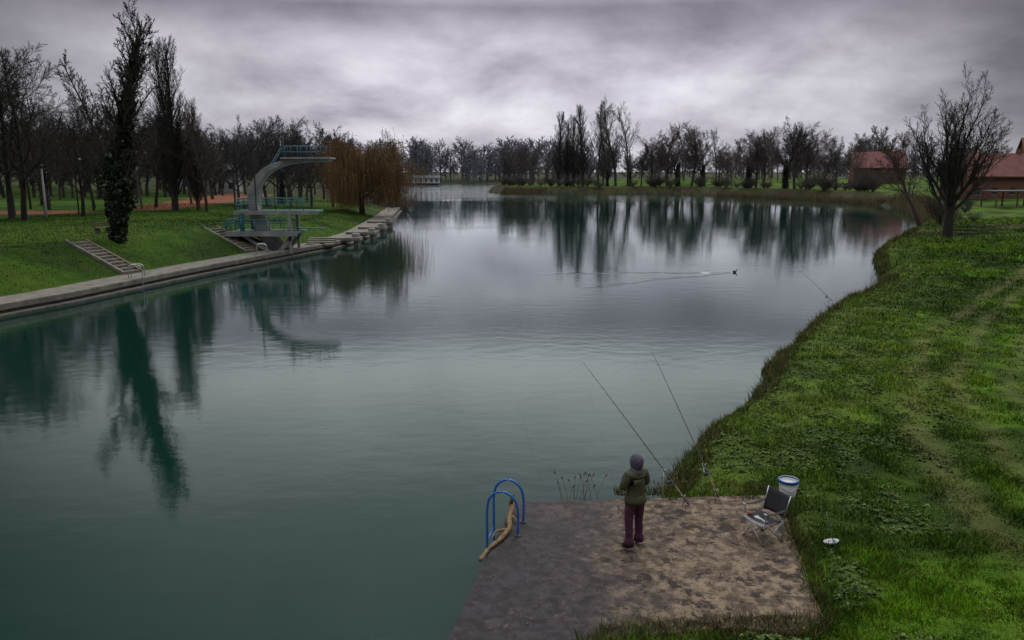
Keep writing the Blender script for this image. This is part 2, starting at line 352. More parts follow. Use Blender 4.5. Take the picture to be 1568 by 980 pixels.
blades('reed_bed',q[:,0],q[:,1],rng.uniform(.6,1.7,n),np.full(n,.09),M_reed,col,.3,z=np.maximum(height(q[:,0],q[:,1]),-.1))

# ------------------------------------------------------------------ trees
def rot_dir(d,ang,az):
    a=d.orthogonal().normalized(); b=d.cross(a)
    return (d*math.cos(ang)+(a*math.cos(az)+b*math.sin(az))*math.sin(ang)).normalized()
def grow(store,rd,p,d,L,r0,lvl,P):
    k=P['k'][lvl]; n=P['sides'][lvl]; r1=max(r0*P['tap'][lvl],P['rmin'])
    pts=[p];dirs=[d];rad=[r0]
    for i in range(1,k):
        w=P['wan'][lvl]
        d=(d+Vector((rd.gauss(0,w),rd.gauss(0,w),rd.gauss(0,w)+P['trop'][lvl]))).normalized()
        p=p+d*(L/(k-1)); pts.append(p); dirs.append(d); t=i/(k-1); rad.append(r0+(r1-r0)*t)
    store[(k,n)].append((pts,rad))
    if lvl+1>=len(P['k']): return
    m=P['n'][lvl]; s0=P['start'][lvl]; az=rd.random()*6.28
    for j in range(m):
        t=s0+(1-s0)*(j+rd.random()*.8)/m; t=min(t,.999); f=t*(k-1); i=int(f); f-=i
        bp=pts[i].lerp(pts[i+1],f); bd=dirs[min(i+1,k-1)]; br=rad[i]+(rad[i+1]-rad[i])*f
        az+=2.4+rd.uniform(-.5,.5)
        ang=R(P['ang'][lvl]*rd.uniform(.7,1.25))*(1-P.get('close',.35)*t)
        cl=L*P['len'][lvl]*rd.uniform(.65,1.2)*(1-P['lt'][lvl]*((t-s0)/(1-s0+1e-6)))
        grow(store,rd,bp,rot_dir(bd,ang,az),cl,max(br*P['rr'][lvl],P['rmin']),lvl+1,P)
SPREAD=dict(k=[9,7,5,4,3],sides=[9,6,4,3,3],tap=[.25,.2,.25,.35,.5],wan=[.06,.13,.14,.15,.16],trop=[.02,.05,.05,.04,.03],n=[15,9,7,6],start=[.22,.2,.15,.1],ang=[58,44,42,42],len=[.62,.46,.48,.55],lt=[.45,.4,.4,.4],rr=[.5,.55,.6,.6],rmin=.012)
FAN=dict(SPREAD,k=[5,8,5,4,3],n=[14,13,7,6],start=[.45,.18,.12,.1],ang=[40,30,34,36],len=[2.0,.34,.45,.55],lt=[.1,.35,.4,.4],tap=[.7,.14,.25,.35,.5],rr=[.45,.5,.6,.6],trop=[.0,.12,.08,.05,.03],wan=[.05,.09,.12,.14,.15])
TALL=dict(SPREAD,k=[10,7,5,4,3],n=[20,8,7,4],start=[.28,.25,.15,.15],ang=[42,38,38,38],len=[.38,.42,.48,.5],trop=[.01,.10,.08,.05,.03],lt=[.5,.4,.4,.4])
POPL=dict(SPREAD,k=[12,7,4,3],sides=[9,5,3,3],tap=[.12,.2,.3,.5],wan=[.015,.06,.09,.1],trop=[.03,.14,.14,.08],n=[90,11,6],start=[.06,.1,.1],ang=[36,28,30],len=[.27,.36,.55],lt=[.5,.4,.4],rr=[.38,.5,.6],close=.2)
SHRUB=dict(SPREAD,k=[4,6,4,3],sides=[5,4,3,3],tap=[.8,.2,.3,.5],wan=[.05,.1,.12,.14],trop=[0,.03,.02,0],n=[26,9,8],start=[.05,.15,.1],ang=[50,36,38],len=[4.2,.38,.45],lt=[.1,.4,.4],rr=[.5,.55,.6])
LOW=dict(SPREAD,k=[6,4,3,3],sides=[5,3,3,3],tap=[.25,.2,.3,.6],wan=[.06,.13,.14,.15],trop=[.02,.07,.05,.04],n=[14,8,8],start=[.2,.15,.1],ang=[48,42,44],len=[.5,.5,.6],lt=[.45,.4,.4],rr=[.5,.55,.6],rmin=.03)
LOW2=dict(LOW,k=[5,3,3,2],n=[12,6,5],rmin=.05)
def treeVF(seed,L,r0,P,d=(0,0,1)):
    st=defaultdict(list); rd=random.Random(seed)
    grow(st,rd,Vector((0,0,-.2)),Vector(d).normalized(),L,r0,0,P)
    return stack_tubes(st)
def quads(C,size,flat=0):
    n=len(C); a=rng.normal(size=(n,3)); a/=np.linalg.norm(a,axis=1,keepdims=True); b=np.cross(a,rng.normal(size=(n,3))); b/=np.linalg.norm(b,axis=1,keepdims=True)
    s=(size*rng.uniform(.5,1.3,n))[:,None]; a=a*s; b=b*s*.7
    V=np.stack([C-a,C+b,C+a,C-b],1).reshape(-1,3); return V,np.arange(4*n).reshape(-1,4)
def merge(parts):
    Vs=[];Fs=[];mi=[];o=0
    for V,F,m in parts: Vs.append(V);Fs.append(F+o);mi.append(np.full(len(F),m));o+=len(V)
    return np.concatenate(Vs),np.concatenate(Fs),np.concatenate(mi)
def tree_mesh(name,seed,L,r0,P,bark,ivy=None,d=(0,0,1)):
    V,F=treeVF(seed,L,r0,P,d)
    if ivy:
        h,rad,cnt=ivy; z=rng.random(cnt)**.9*h; th=rng.random(cnt)*6.28; rr=rad*(1-.55*z/h)*(.5+.6*rng.random(cnt))*(.7+.6*vn(z*1.3,th*.8,4)); dd=Vector(d).normalized()/max(Vector(d).normalized().z,.1)
        C_=np.stack([dd.x*z+np.cos(th)*rr,dd.y*z+np.sin(th)*rr,z],-1); V2,F2=quads(C_,.14)
        V,F,mi=merge([(V,F,0),(V2,F2,1)]); return np_mesh(name,V,F,[bark,M_ivy],False,midx=mi)
    return np_mesh(name,V,F,[bark],True)
def mh(m_):
    co=np.empty(len(m_.vertices)*3,dtype=np.float32); m_.vertices.foreach_get('co',co); return co.reshape(-1,3)
T={}
T['a']=tree_mesh('spreadA',1,11,.26,SPREAD,M_bark)
T['b']=tree_mesh('spreadB',2,11,.24,SPREAD,M_bark)
T['c']=tree_mesh('spreadC',12,11,.24,dict(SPREAD,ang=[48,40,42,40]),M_barkb)
T['t']=tree_mesh('tallA',3,20,.34,TALL,M_barkg)
T['u']=tree_mesh('tallB',4,20,.30,TALL,M_bark)
T['p']=tree_mesh('poplarA',5,20,.36,POPL,M_bark)
T['q']=tree_mesh('poplarB',6,20,.36,POPL,M_barkb)
T['i']=tree_mesh('ivyA',8,11,.26,SPREAD,M_bark,ivy=(6,.75,2600))
T['s']=tree_mesh('shrubA',9,1.0,.10,SHRUB,M_barkb)
HT={k_:float(mh(m_)[:,2].max()) for k_,m_ in T.items()}
def plant(kind,x,y,h,name=None,wide=1.0,rz=None):
    s=h/HT[kind]; rz=rng.random()*6.28 if rz is None else rz
    nm=name or {'p':'poplar_tree','q':'poplar_tree','s':'bare_shrub','i':'ivy_clad_tree'}.get(kind,'bare_tree')
    o=obj(nm,T[kind],(x,y,gz(x,y)),(0,0,rz),(s*wide,s*wide,s))
    if y>112 and kind!='t':
        o.material_slots[0].link='OBJECT'; o.material_slots[0].material=M_midd if kind in 'pq' or y<150 else M_mid  # trees further back swap to bark with haze painted into its colour
    return o
for kd,x,y,h,w in [('a',-49.9,80,17.5,1.1),('b',-52.5,76,17,1.1),('c',-58,84,18,1),('b',-47.5,78,16.5,1),('u',-54,87,17,.9),('a',-46,86,13.5,.9),('u',-50.5,97,14,.9),('u',-48.0,95,13,.9),('t',-46.5,101,14,.8),('b',-54,104,13,.9),
    ('p',-41.0,98,20.5,1.0),('p',-42.4,101,20.5,1.0),('q',-39.0,100,14,1.2),('c',-37.6,99,12.5,1),('u',-53.5,92,13,.8),('u',-45.5,91,12,.8),('a',-51,108,14,1),
    ('a',-38.5,113,12.5,1),('b',-35.2,116,13,1.1),('c',-33,120,13.5,1.05),('a',-31,124,13,1),('c',-28.5,128,12,1),('b',-42,122,11,.9),('c',-26,136,11,1),('b',-36,124,13,1),
    ('i',-36.5,128,12,.9),('a',-62,95,14,1),('b',-68,100,15,1),('u',-60.5,101,15,.8),('c',-47,118,12,.9),('a',-56,120,14,1),('i',-65,112,14,1),('b',-47,106,13,1),('c',-57,99,13,1)]:
    plant(kd,x,y,h,wide=w)
for kd,px,y,h,w in [('c',.041,275,15,1),('p',.058,262,24,1.15),('q',.0685,264,22,1.1),('p',.076,262,23,1.1),('p',.088,261,26,1.2),('t',.107,264,27,1),('t',.128,262,28.5,1.1),('u',.143,265,27,1),('t',.117,268,25,1),
    ('a',.172,266,18,1.2),('c',.192,264,21,1.2),('i',.205,260,17,1.1),('b',.222,264,20,1.1),('i',.236,260,16,1),('a',.026,279,14,1.2),
    ('t',.252,279,19,1),('i',.292,240,16,1.1),('a',.302,236,16,1.2),('b',.312,241,18,1.1),('i',.338,226,18,1.1),('a',.350,222,20,1.2),('b',.364,223,17,1.1),
    ('c',.385,216,14,1.2),('a',.40,220,14,1.1),('c',.272,256,13,1.2),('c',.01,294,14,1.1),('i',.118,260,12,.9),('i',.146,260,11,.8),('c',.43,230,12,1),('c',.16,262,14,1.2),('c',-.005,300,12,1.2)]:
    plant(kd,px*y,y,h,wide=w)
for i in range(60):
    q=edge_pts([(80,190),(77.6,203),(67,224),(51.5,251),(24.3,249),(9.6,250),(-6,266),(-8,290)],1,-6,-2.5)[0]
    y=q[1]+rng.uniform(0,6); plant('s',q[0]+rng.uniform(1,4),y,rng.uniform(2.0,5),wide=1.3)
for x,y,h in [(85,190,8),(80,207,7),(-20.5,152,5),(-22,158,6),(-25,150,5),(64,120,2.6),(70,124,2.2),(61,106,1.8),(76,134,2.8)]: plant('s',x,y,h,wide=1.1)
m=tree_mesh('bigfan',22,5.2,.48,FAN,M_bark); co=mh(m); s=16.6/co[:,2].max(); wx=np.percentile(np.abs(co[:,0]),97); sx_=5.1/wx
obj('bare_tree',m,(44.1,80.9,gz(44.1,80.9)),(0,0,1.0),(sx_,sx_,s))
LEAN=dict(SPREAD,k=[10,7,5,4,3],n=[17,8,7,5],start=[.3,.2,.15,.1],trop=[.025,.09,.06,.05,.03],ang=[44,40,40,40],len=[.5,.46,.48,.5],wan=[.07,.13,.13,.14,.15])
m=tree_mesh('leaning',27,10.5,.27,LEAN,M_barkb,d=(-.42,0,1)); co=mh(m); s=12.5/co[:,2].max()
obj('bare_tree',m,(52.6,103,gz(52.6,103)),(0,0,0),(s,s,s))
plant('s',54,101,6,wide=.9)
plant('c',96,136,13,wide=1.1); plant('b',108,150,13); plant('a',82,150,11,wide=1.1)
# ivy covered tree
st=defaultdict(list); rd=random.Random(31)
P=dict(TALL,n=[30,9,7,5],start=[.2,.2,.15,.15],len=[.27,.42,.48,.5],ang=[48,40,40,38],trop=[0,.10,.08,.05,.03],wan=[.025,.1,.12,.14,.15])
grow(st,rd,Vector((0,0,-.3)),Vector((.10,0,1)).normalized(),14.6,.36,0,P)
grow(st,rd,Vector((.5,0,5.5)),Vector((.20,.1,1)).normalized(),9.3,.16,0,dict(P,n=[24,8,6,4],start=[.15,.2,.15,.15]))
grow(st,rd,Vector((.3,0,4.5)),Vector((-.34,.1,1)).normalized(),8.0,.13,0,dict(P,n=[16,7,6,4],start=[.3,.2,.15,.15]))
V1,F1=stack_tubes(st)
tr=[a_ for a_ in st[(10,9)]][0][0]
cnt=15000; z=rng.random(cnt)**1.15; f=z*8.6; i_=f.astype(int); f-=i_
TP=np.array([tuple(p) for p in tr]); cen=TP[i_]*(1-f)[:,None]+TP[i_+1]*f[:,None]
prof=np.interp(z,[0,.12,.3,.45,.6,.75,.95,1],[.42,.6,1.1,.95,.5,.4,.2,.1]); th=rng.random(cnt)*6.28
rad=prof*(.25+.85*rng.random(cnt)**.6)*(.3+1.25*fbm(z*16,th*1.3,9,3)); cen=cen+np.stack([np.cos(th)*rad,np.sin(th)*rad,rng.normal(size=cnt)*.15],-1)
keep=(fbm(z*22,th*1.1+5,19,3)>.36+.25*ss(.55,.9,z)); cen=cen[keep]
V2,F2=quads(cen,.15); V,F,mi=merge([(V1,F1,0),(V2,F2,1)])
obj('ivy_clad_tree',np_mesh('ivy_hero',V,F,[M_bark,M_ivy],False,midx=mi),(-28.3,57,gz(-28.3,57)))
# weeping willow
st=defaultdict(list); rd=random.Random(44)
WP=dict(SPREAD,k=[6,8,5],sides=[9,6,4],tap=[.5,.15,.3],wan=[.04,.08,.12],trop=[.02,-.02,-.06],n=[16,9],start=[.35,.25],ang=[52,45],len=[1.25,.4],lt=[.25,.4],rr=[.5,.5],rmin=.02)
grow(st,rd,Vector((0,0,-.3)),Vector((.05,0,1)).normalized(),6.4,.42,0,WP)
src=[(p,1) for pts,_ in st[(8,6)] for p in pts[3:]]+[(p,1) for pts,_ in st[(5,4)] for p in pts[1:]]
V1,F1=stack_tubes(st); st2=defaultdict(list)
for i in range(4200):
    p,_=src[rd.randrange(len(src))]; p=p+Vector((rd.gauss(0,.5),rd.gauss(0,.5),rd.gauss(0,.4)))
    L=rd.uniform(1.5,6.5); L=min(L,p.z-.4-rd.random()*1.5)
    if L<.6: continue
    az=math.atan2(p.y,p.x)+rd.gauss(0,.6); o=Vector((math.cos(az),math.sin(az),0))*rd.uniform(.2,.9)
    st2[(5,3)].append(([p,p+o*.5+Vector((0,0,.12)),p+o*.9-Vector((0,0,L*.25)),p+o*1.05-Vector((0,0,L*.6)),p+o*1.1-Vector((rd.gauss(0,.1),rd.gauss(0,.1),L))],[.022,.02,.018,.016,.008]))
V2,F2=stack_tubes(st2)
cpt=[a_[0][2+i%3] for i,a_ in enumerate(st2[(5,3)]) for _ in range(3)]; C_=np.array([tuple(p) for p in cpt])+rng.normal(size=(len(cpt),3))*.25; V3,F3=quads(C_,.08)
V,F,mi=merge([(V1,F1,0),(V2,F2,1),(V3,F3,1)]); zm=V[:,2].max(); s=12.6/zm; xm=np.percentile(np.abs(V[:,0]),98)
obj('willow_tree',np_mesh('willow',V,F,[M_bark,M_willow],False,midx=mi),(-22.2,118.8,gz(-22.2,118.8)),(0,0,0),(7.2/xm,7.0/xm,s))
# tree masses
LV=[treeVF(60+i,10,.28,LOW) for i in range(5)]; LH=[v[:,2].max() for v,_ in LV]
LV2=[treeVF(80+i,10,.28,LOW2) for i in range(5)]; LH2=[v[:,2].max() for v,_ in LV2]
def mass(name,spots,mat,card=0,csz=.5,wd=1.0,low=False):
    parts=[]; A,B=(LV2,LH2) if low else (LV,LH)
    for (x,y,h) in spots:
        i=rng.integers(5); v,f=A[i]; a_=rng.random()*6.28; s=h/B[i]; w=s*rng.uniform(.85,1.25)*wd
        c_,s_=math.cos(a_),math.sin(a_); z=gz(x,y)
        vv=np.stack([(v[:,0]*c_-v[:,1]*s_)*w+x,(v[:,0]*s_+v[:,1]*c_)*w+y,v[:,2]*s+z],-1); parts.append((vv,f,0))
        if card:
            n=card; u=rng.normal(size=(n,3)); u/=np.linalg.norm(u,axis=1,keepdims=True); u*=rng.random((n,1))**.4
            C_=np.stack([u[:,0]*h*.28+x,u[:,1]*h*.28+y,z+h*.42+u[:,2]*h*.38],-1); V2,F2=quads(C_,csz); parts.append((V2,F2,0))
    V,F,_=merge(parts); obj(name,np_mesh(name,V,F,[mat],False))
def U(a,b): return float(rng.uniform(a,b))
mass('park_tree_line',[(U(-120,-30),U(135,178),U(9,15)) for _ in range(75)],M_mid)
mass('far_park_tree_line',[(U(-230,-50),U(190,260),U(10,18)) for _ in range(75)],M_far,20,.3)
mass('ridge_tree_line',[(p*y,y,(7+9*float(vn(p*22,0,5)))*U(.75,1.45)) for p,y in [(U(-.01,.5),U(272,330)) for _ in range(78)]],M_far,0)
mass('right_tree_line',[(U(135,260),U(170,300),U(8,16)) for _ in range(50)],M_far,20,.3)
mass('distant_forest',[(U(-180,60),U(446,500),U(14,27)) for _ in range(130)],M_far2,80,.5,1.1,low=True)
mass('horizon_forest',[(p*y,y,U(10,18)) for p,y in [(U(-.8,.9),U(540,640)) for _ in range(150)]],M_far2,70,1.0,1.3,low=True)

# ------------------------------------------------------------------ quay path on left bank
P2=np.array(LEFT[1:],float); dense=[]
for i in range(len(P2)-1):
    for t in np.linspace(0,1,8,endpoint=False): dense.append(P2[i]+(P2[i+1]-P2[i])*t)
dense.append(P2[-1]); D=np.array(dense)
for _ in range(6): D[1:-1]=(D[:-2]+D[1:-1]*2+D[2:])/4
Tn=np.gradient(D,axis=0); Tn/=np.linalg.norm(Tn,axis=1,keepdims=True); Nn=np.stack([-Tn[:,1],Tn[:,0]],-1)
def strip(name,prof,mat,parent=None):
    V=[];F=[];k=len(prof)
    for i in range(len(D)):
        for o,z in prof: q=D[i]+Nn[i]*o; V.append((q[0],q[1],z))
    for i in range(len(D)-1):
        for j in range(k-1): F.append((i*k+j,(i+1)*k+j,(i+1)*k+j+1,i*k+j+1))
    return pyobj(name,V,[tuple(reversed(f)) for f in F],mat,parent)
qe=empty('quay_path',(0,0,0))
strip('paving',[(.35,.55),(2.5,.57),(2.5,.1)],M_conc,qe)
strip('coping',[(-.16,.3),(-.16,.58),(-.12,.62),(.31,.62),(.35,.58),(.35,.5)],M_conc,qe)
strip('wall',[(-.02,-1.2),(-.02,.3),(-.16,.3)],M_quay,qe)
strip('footing',[(-.55,-1.2),(-.5,.1),(-.02,.13)],M_quay,qe)

def railing(name,pts,h,mat,parent,r=.025,sp=1.0,mid=(.5,)):
    L=[]; pts=[Vector(p) for p in pts]
    for f in (1,)+tuple(mid): L.append(([p+Vector((0,0,h*f)) for p in pts],r if f==1 else r*.7))
    for a_,b_ in zip(pts[:-1],pts[1:]):
        n=max(1,int(round((b_-a_).length/sp)))
        for i in range(n+1): q=a_.lerp(b_,i/n); L.append(([q,q+Vector((0,0,h))],r))
    return tubes(name,L,mat,6,parent)
for x,y,rz,l in [(-15.9,79,.05,2.2),(-15.6,86.5,0,2.2),(-15.7,94,-.05,2.0),(-16.6,105,-.06,1.8)]:
    e=empty('concrete_jetty',(x,y,0),rz)
    box('deck',(-2.2,1.0,-l/2,l/2,.52,.80),M_conc,e,.02)
    box('legs',(.35,.8,-l/2+.15,l/2-.15,-1,.52),M_quay,e,.02)
    box('block',(.1,.75,-.35,.35,.80,1.15),M_conc2,e,.02)
e=empty('quay_steps',(-17.6,75.2,0),.1)
boxes('treads',[(-1.6,.9,-2+.8*i,-1.2+.8*i,.5,.62+.12*i) for i in range(4)],M_conc,e)
for x,y in [(-23.45,49.7),(-20.0,64.2)]:
    e=empty('quay_ladder_rail',(x,y,.6),.2)
    tubes('rails',[(smooth_path([(.2,o,-.6),(.2,o,.5),(0,o,.8),(-.5,o,.8),(-.6,o,.5),(-.6,o,0)]),.03) for o in (0,.6)],M_steel,6,e)
def stairs(name,x0,y0,x1,y1,z0,z1,w,n):
    L=math.hypot(x1-x0,y1-y0); e=empty(name,(x0,y0,0),math.atan2(y1-y0,x1-x0))
    boxes('steps',[(L*i/n,L*(i+1)/n+.02,-w/2,w/2,z0+(z1-z0)*i/n-.5,z0+(z1-z0)*(i+1)/n) for i in range(n)],M_conc,e,.01)
    for s in (-1,1):
        y=s*(w/2+.1); V=[]
        for yy_ in (y-.09,y+.09): V+=[(0,yy_,z0-.4),(L+.2,yy_,z1-.5),(L+.2,yy_,z1+.2),(0,yy_,z0+.2)]
        pyobj('stringer',V,[(3,2,1,0),(4,5,6,7),(0,1,5,4),(1,2,6,5),(2,3,7,6),(3,0,4,7)],M_wood if s<0 else M_conc,e,bevel=.01)
stairs('bank_stairs',-25.05,52.3,-29.2,53.6,.56,2.55,1.3,11)
stairs('bank_stairs',-21.7,66.6,-25.6,68.3,.56,2.4,1.3,10)

# ------------------------------------------------------------------ diving tower
tw=empty('diving_tower',(0,69,0))
cl=[(-19.8,.3,.75),(-20.7,1.2,.7),(-21.5,2.4,.62),(-22.0,3.9,.56),(-22.05,5.2,.5),(-21.6,6.4,.44),(-20.7,7.3,.36),(-19.4,7.85,.28),(-17.8,8.05,.2),(-15.4,8.1,.14)]
cp=smooth_path([(a_,0,b_) for a_,b_,_ in cl],5); rw=smooth_path([(c_,0,0) for _,_,c_ in cl],5)
up=[];dn=[]
for i,p in enumerate(cp):
    t=(cp[min(i+1,len(cp)-1)]-cp[max(i-1,0)]).normalized(); nr=Vector((-t.z,0,t.x)); w=rw[i].x*.72
    up.append((p.x+nr.x*w,p.z+nr.z*w)); dn.append((p.x-nr.x*w,p.z-nr.z*w))
V=[];F=[];k=len(cp)
for i in range(k):
    yw=.75
    V+=[(up[i][0],-yw,up[i][1]),(up[i][0],yw,up[i][1]),(dn[i][0],yw,dn[i][1]),(dn[i][0],-yw,dn[i][1])]
for i in range(k-1):
    for j in range(4): F.append((4*i+j,4*i+(j+1)%4,4*i+4+(j+1)%4,4*i+4+j))
F+=[(3,2,1,0),(4*k-4,4*k-3,4*k-2,4*k-1)]
pyobj('curved_arm',V,F,M_conc2,tw,bevel=.03)
box('top_deck',(-19.4,-15.2,-1.1,1.1,8.2,8.34),M_conc2,tw,.02)
box('middle_deck',(-23.5,-16.5,-1.25,1.25,3.72,3.92),M_tealdark,tw,.02)
box('middle_edge',(-23.55,-16.45,-1.30,-1.26,3.6,3.95),M_conc2,tw,.005)
box('lower_deck',(-24.1,-18.1,-1.7,1.7,1.98,2.18),M_tealdark,tw,.02)
box('lower_edge',(-24.15,-18.05,-1.78,-1.71,1.8,2.22),M_conc2,tw,.005)
box('springboard',(-19.0,-16.2,.2,.8,2.3,2.36),M_tealdark,tw,.01)
for s in (-1.45,1.2):
    for (xa,za,xb,zb) in [(-23.0,1.98,-20.4,.3),(-18.5,1.98,-19.9,.3)]:
        o=[(xa-.2,za),(xa+.2,za),(xb+.25,zb),(xb-.25,zb)]
        prism('leg',o,s,s+.3,M_conc2,tw,.01,axis='y')
    box('column',(-18.95,-18.7,s,s+.25,2.18,3.72),M_conc2,tw)
    box('column',(-18.9,-18.7,s,s+.22,.3,1.98),M_conc2,tw)
    box('column',(-22.9,-22.65,s,s+.22,2.18,3.72),M_teal,tw)
railing('lower_rail',[(-19.2,-1.7,2.18),(-24.05,-1.7,2.18),(-24.05,1.7,2.18),(-19.2,1.7,2.18)],1.0,M_teal,tw,.035,1.2,(.5,.75))
railing('middle_rail',[(-17.6,-1.2,3.92),(-23.4,-1.2,3.92),(-23.4,1.2,3.92),(-17.6,1.2,3.92)],1.0,M_teal,tw,.035,1.2,(.5,.75))
railing('top_rail',[(-16,-1.05,8.34),(-19.3,-1.05,8.34),(-19.3,1.05,8.34),(-16,1.05,8.34)],.95,M_teal,tw,.03,.9,(.5,))
def ladder(name,a_,b_,w,mat):
    a_=Vector(a_);b_=Vector(b_); L=[]; o=Vector((0,w/2,0))
    L+=[([a_-o,b_-o],.035),([a_+o,b_+o],.035)]; n=int((b_-a_).length/.3)
    for i in range(1,n): q=a_.lerp(b_,i/n); L.append(([q-o,q+o],.02))
    tubes(name,L,mat,6,tw)
ladder('ladder',(-22.9,-.2,3.92),(-19.5,-.2,9.1),.6,M_teal)
ladder('ladder',(-25.0,-.8,1.9),(-24.0,-.8,3.1),.7,M_teal)
ladder('ladder',(-24.0,.6,2.18),(-23.4,.6,4.9),.6,M_teal)
tubes('lamp_mast',[([(-19.6,.8,8.2),(-19.6,.8,10.2)],.04),([(-21.6,-1.1,3.9),(-21.6,-1.1,8.9),(-21.3,-1.1,9.1)],.05)],M_dark,6,tw)

e=empty('park_bench',(-31.5,61.6,gz(-31.5,61.6)),R(80))
boxes('slats',[(-.8,.8,-.22+.15*i,-.1+.15*i,.42,.46) for i in range(3)]+[(-.8,.8,.25,.29,.55+.16*i,.66+.16*i) for i in range(2)],M_wood,e)
boxes('frame',[(x-.04,x+.04,-.22,.24,0,.41) for x in (-.6,.6)]+[(x-.03,x+.03,.2,.246,.41,.85) for x in (-.6,.6)],M_conc,e)
e=empty('lamp_post',(-44.7,77,gz(-44.7,77)))
tubes('pole',[([(0,0,-.2),(0,0,1),(0,0,5)],[.14,.12,.08])],M_conc2,10,e)
tubes('lantern',[([(0,0,4.95),(0,0,5.02),(0,0,5.25),(0,0,5.3)],[.08,.14,.16,.05])],M_dark,10,e)
for x,y in [(-47.5,88),(-33,112)]:
    e=empty('lamp_post',(x,y,gz(x,y))); tubes('pole',[([(0,0,-.2),(0,0,5.5),(.3,0,6)],.07)],M_dark,8,e); tubes('lantern',[([(.3,0,5.95),(.5,0,5.97),(.8,0,5.95)],[.06,.12,.05])],M_steel,8,e)

# ------------------------------------------------------------------ buildings
M_white=pmat('white_render_mat',(.30,.31,.33),(.42,.43,.45),.4,.9)
M_brick=pmat('brick_wall_mat',(.12,.05,.038),(.19,.085,.065),1.5,.9)
M_roof=pmat('red_roof_mat',(.10,.030,.026),(.18,.058,.048),.8,.8)
M_greyroof=pmat('grey_roof_mat',(.08,.08,.10),(.13,.13,.15),.6,.8)
M_glass=pmat('window_glass_mat',(.02,.025,.03),(.04,.045,.055),1,.15)
def house(name,x,y,rz,L,W,wh,rh,wm,rm,rows=1,nw=5,z=None,chim=True):
    z=gz(x,y)-.2 if z is None else z; e=empty(name,(x,y,z),rz); a_,b_=L/2,W/2
    V=[(-a_,-b_,0),(a_,-b_,0),(a_,b_,0),(-a_,b_,0),(-a_,-b_,wh),(a_,-b_,wh),(a_,b_,wh),(-a_,b_,wh),(-a_,0,wh+rh-.05),(a_,0,wh+rh-.05)]
    pyobj('walls',V,[(0,1,5,4),(2,3,7,6),(1,2,6,9,5),(3,0,4,8,7)],wm,e)
    o=.5; dz=rh/b_*o
    for s in (-1,1):
        V=[(-a_-o,s*(b_+o),wh-dz),(a_+o,s*(b_+o),wh-dz),(a_+o,0,wh+rh),(-a_-o,0,wh+rh)]; V+=[(p[0],p[1],p[2]+.2) for p in V]
        pyobj('roof',V,[(0,1,2,3),(7,6,5,4),(0,4,5,1),(1,5,6,2),(2,6,7,3),(3,7,4,0)],rm,e)
    wl=[];fr=[]
    for r in range(rows):
        for i in range(nw):
            cx=-a_+L*(i+.5)/nw; z0=.9+r*2.8
            for s in (-1,1):
                wl.append((cx-.55,cx+.55,min(s*b_,s*(b_+.03)),max(s*b_,s*(b_+.03)),z0,z0+1.3)); fr.append((cx-.65,cx+.65,min(s*b_,s*(b_+.06)),max(s*b_,s*(b_+.06)),z0-.1,z0-.01))
    boxes('windows',wl,M_glass,e,0); boxes('sills',fr,M_white,e,0)
    box('door',(-a_-.04,-a_-.0,-.5,.5,.1,2.2),M_wood,e,0)
    if chim: box('chimney',(a_*.4,a_*.4+.7,-.35,.35,wh+rh*.5,wh+rh+1.1),M_brick,e,0)
house('brick_house',108,240,-.25,14,10,5.0,4.2,M_brick,M_roof,nw=5)
house('brick_house',96,160,.1,18,9,4.6,4.0,M_brick,M_roof,nw=5)
house('brick_house',122,180,-.3,16,10,6.0,5.0,M_brick,M_roof,nw=5)
e=empty('open_shed',(86,136,gz(86,136)),.1); box('roof',(-6,6,-2,2,2.5,2.7),M_greyroof,e); boxes('posts',[(x-.1,x+.1,s-.1,s+.1,-.5,2.5) for x in (-5.8,-2,2,5.8) for s in (-1.8,1.8)],M_wood,e)
house('white_house',-66,180,.15,10,8,5.0,1.2,M_white,M_greyroof,rows=2,nw=5,chim=False)
house('white_house',-76,192,.1,7,8,5.5,2.0,M_white,M_greyroof,rows=2,nw=3)
house('white_house',-50,446,.05,20,8,3.0,1.2,M_white,M_greyroof,rows=1,nw=7,chim=False)

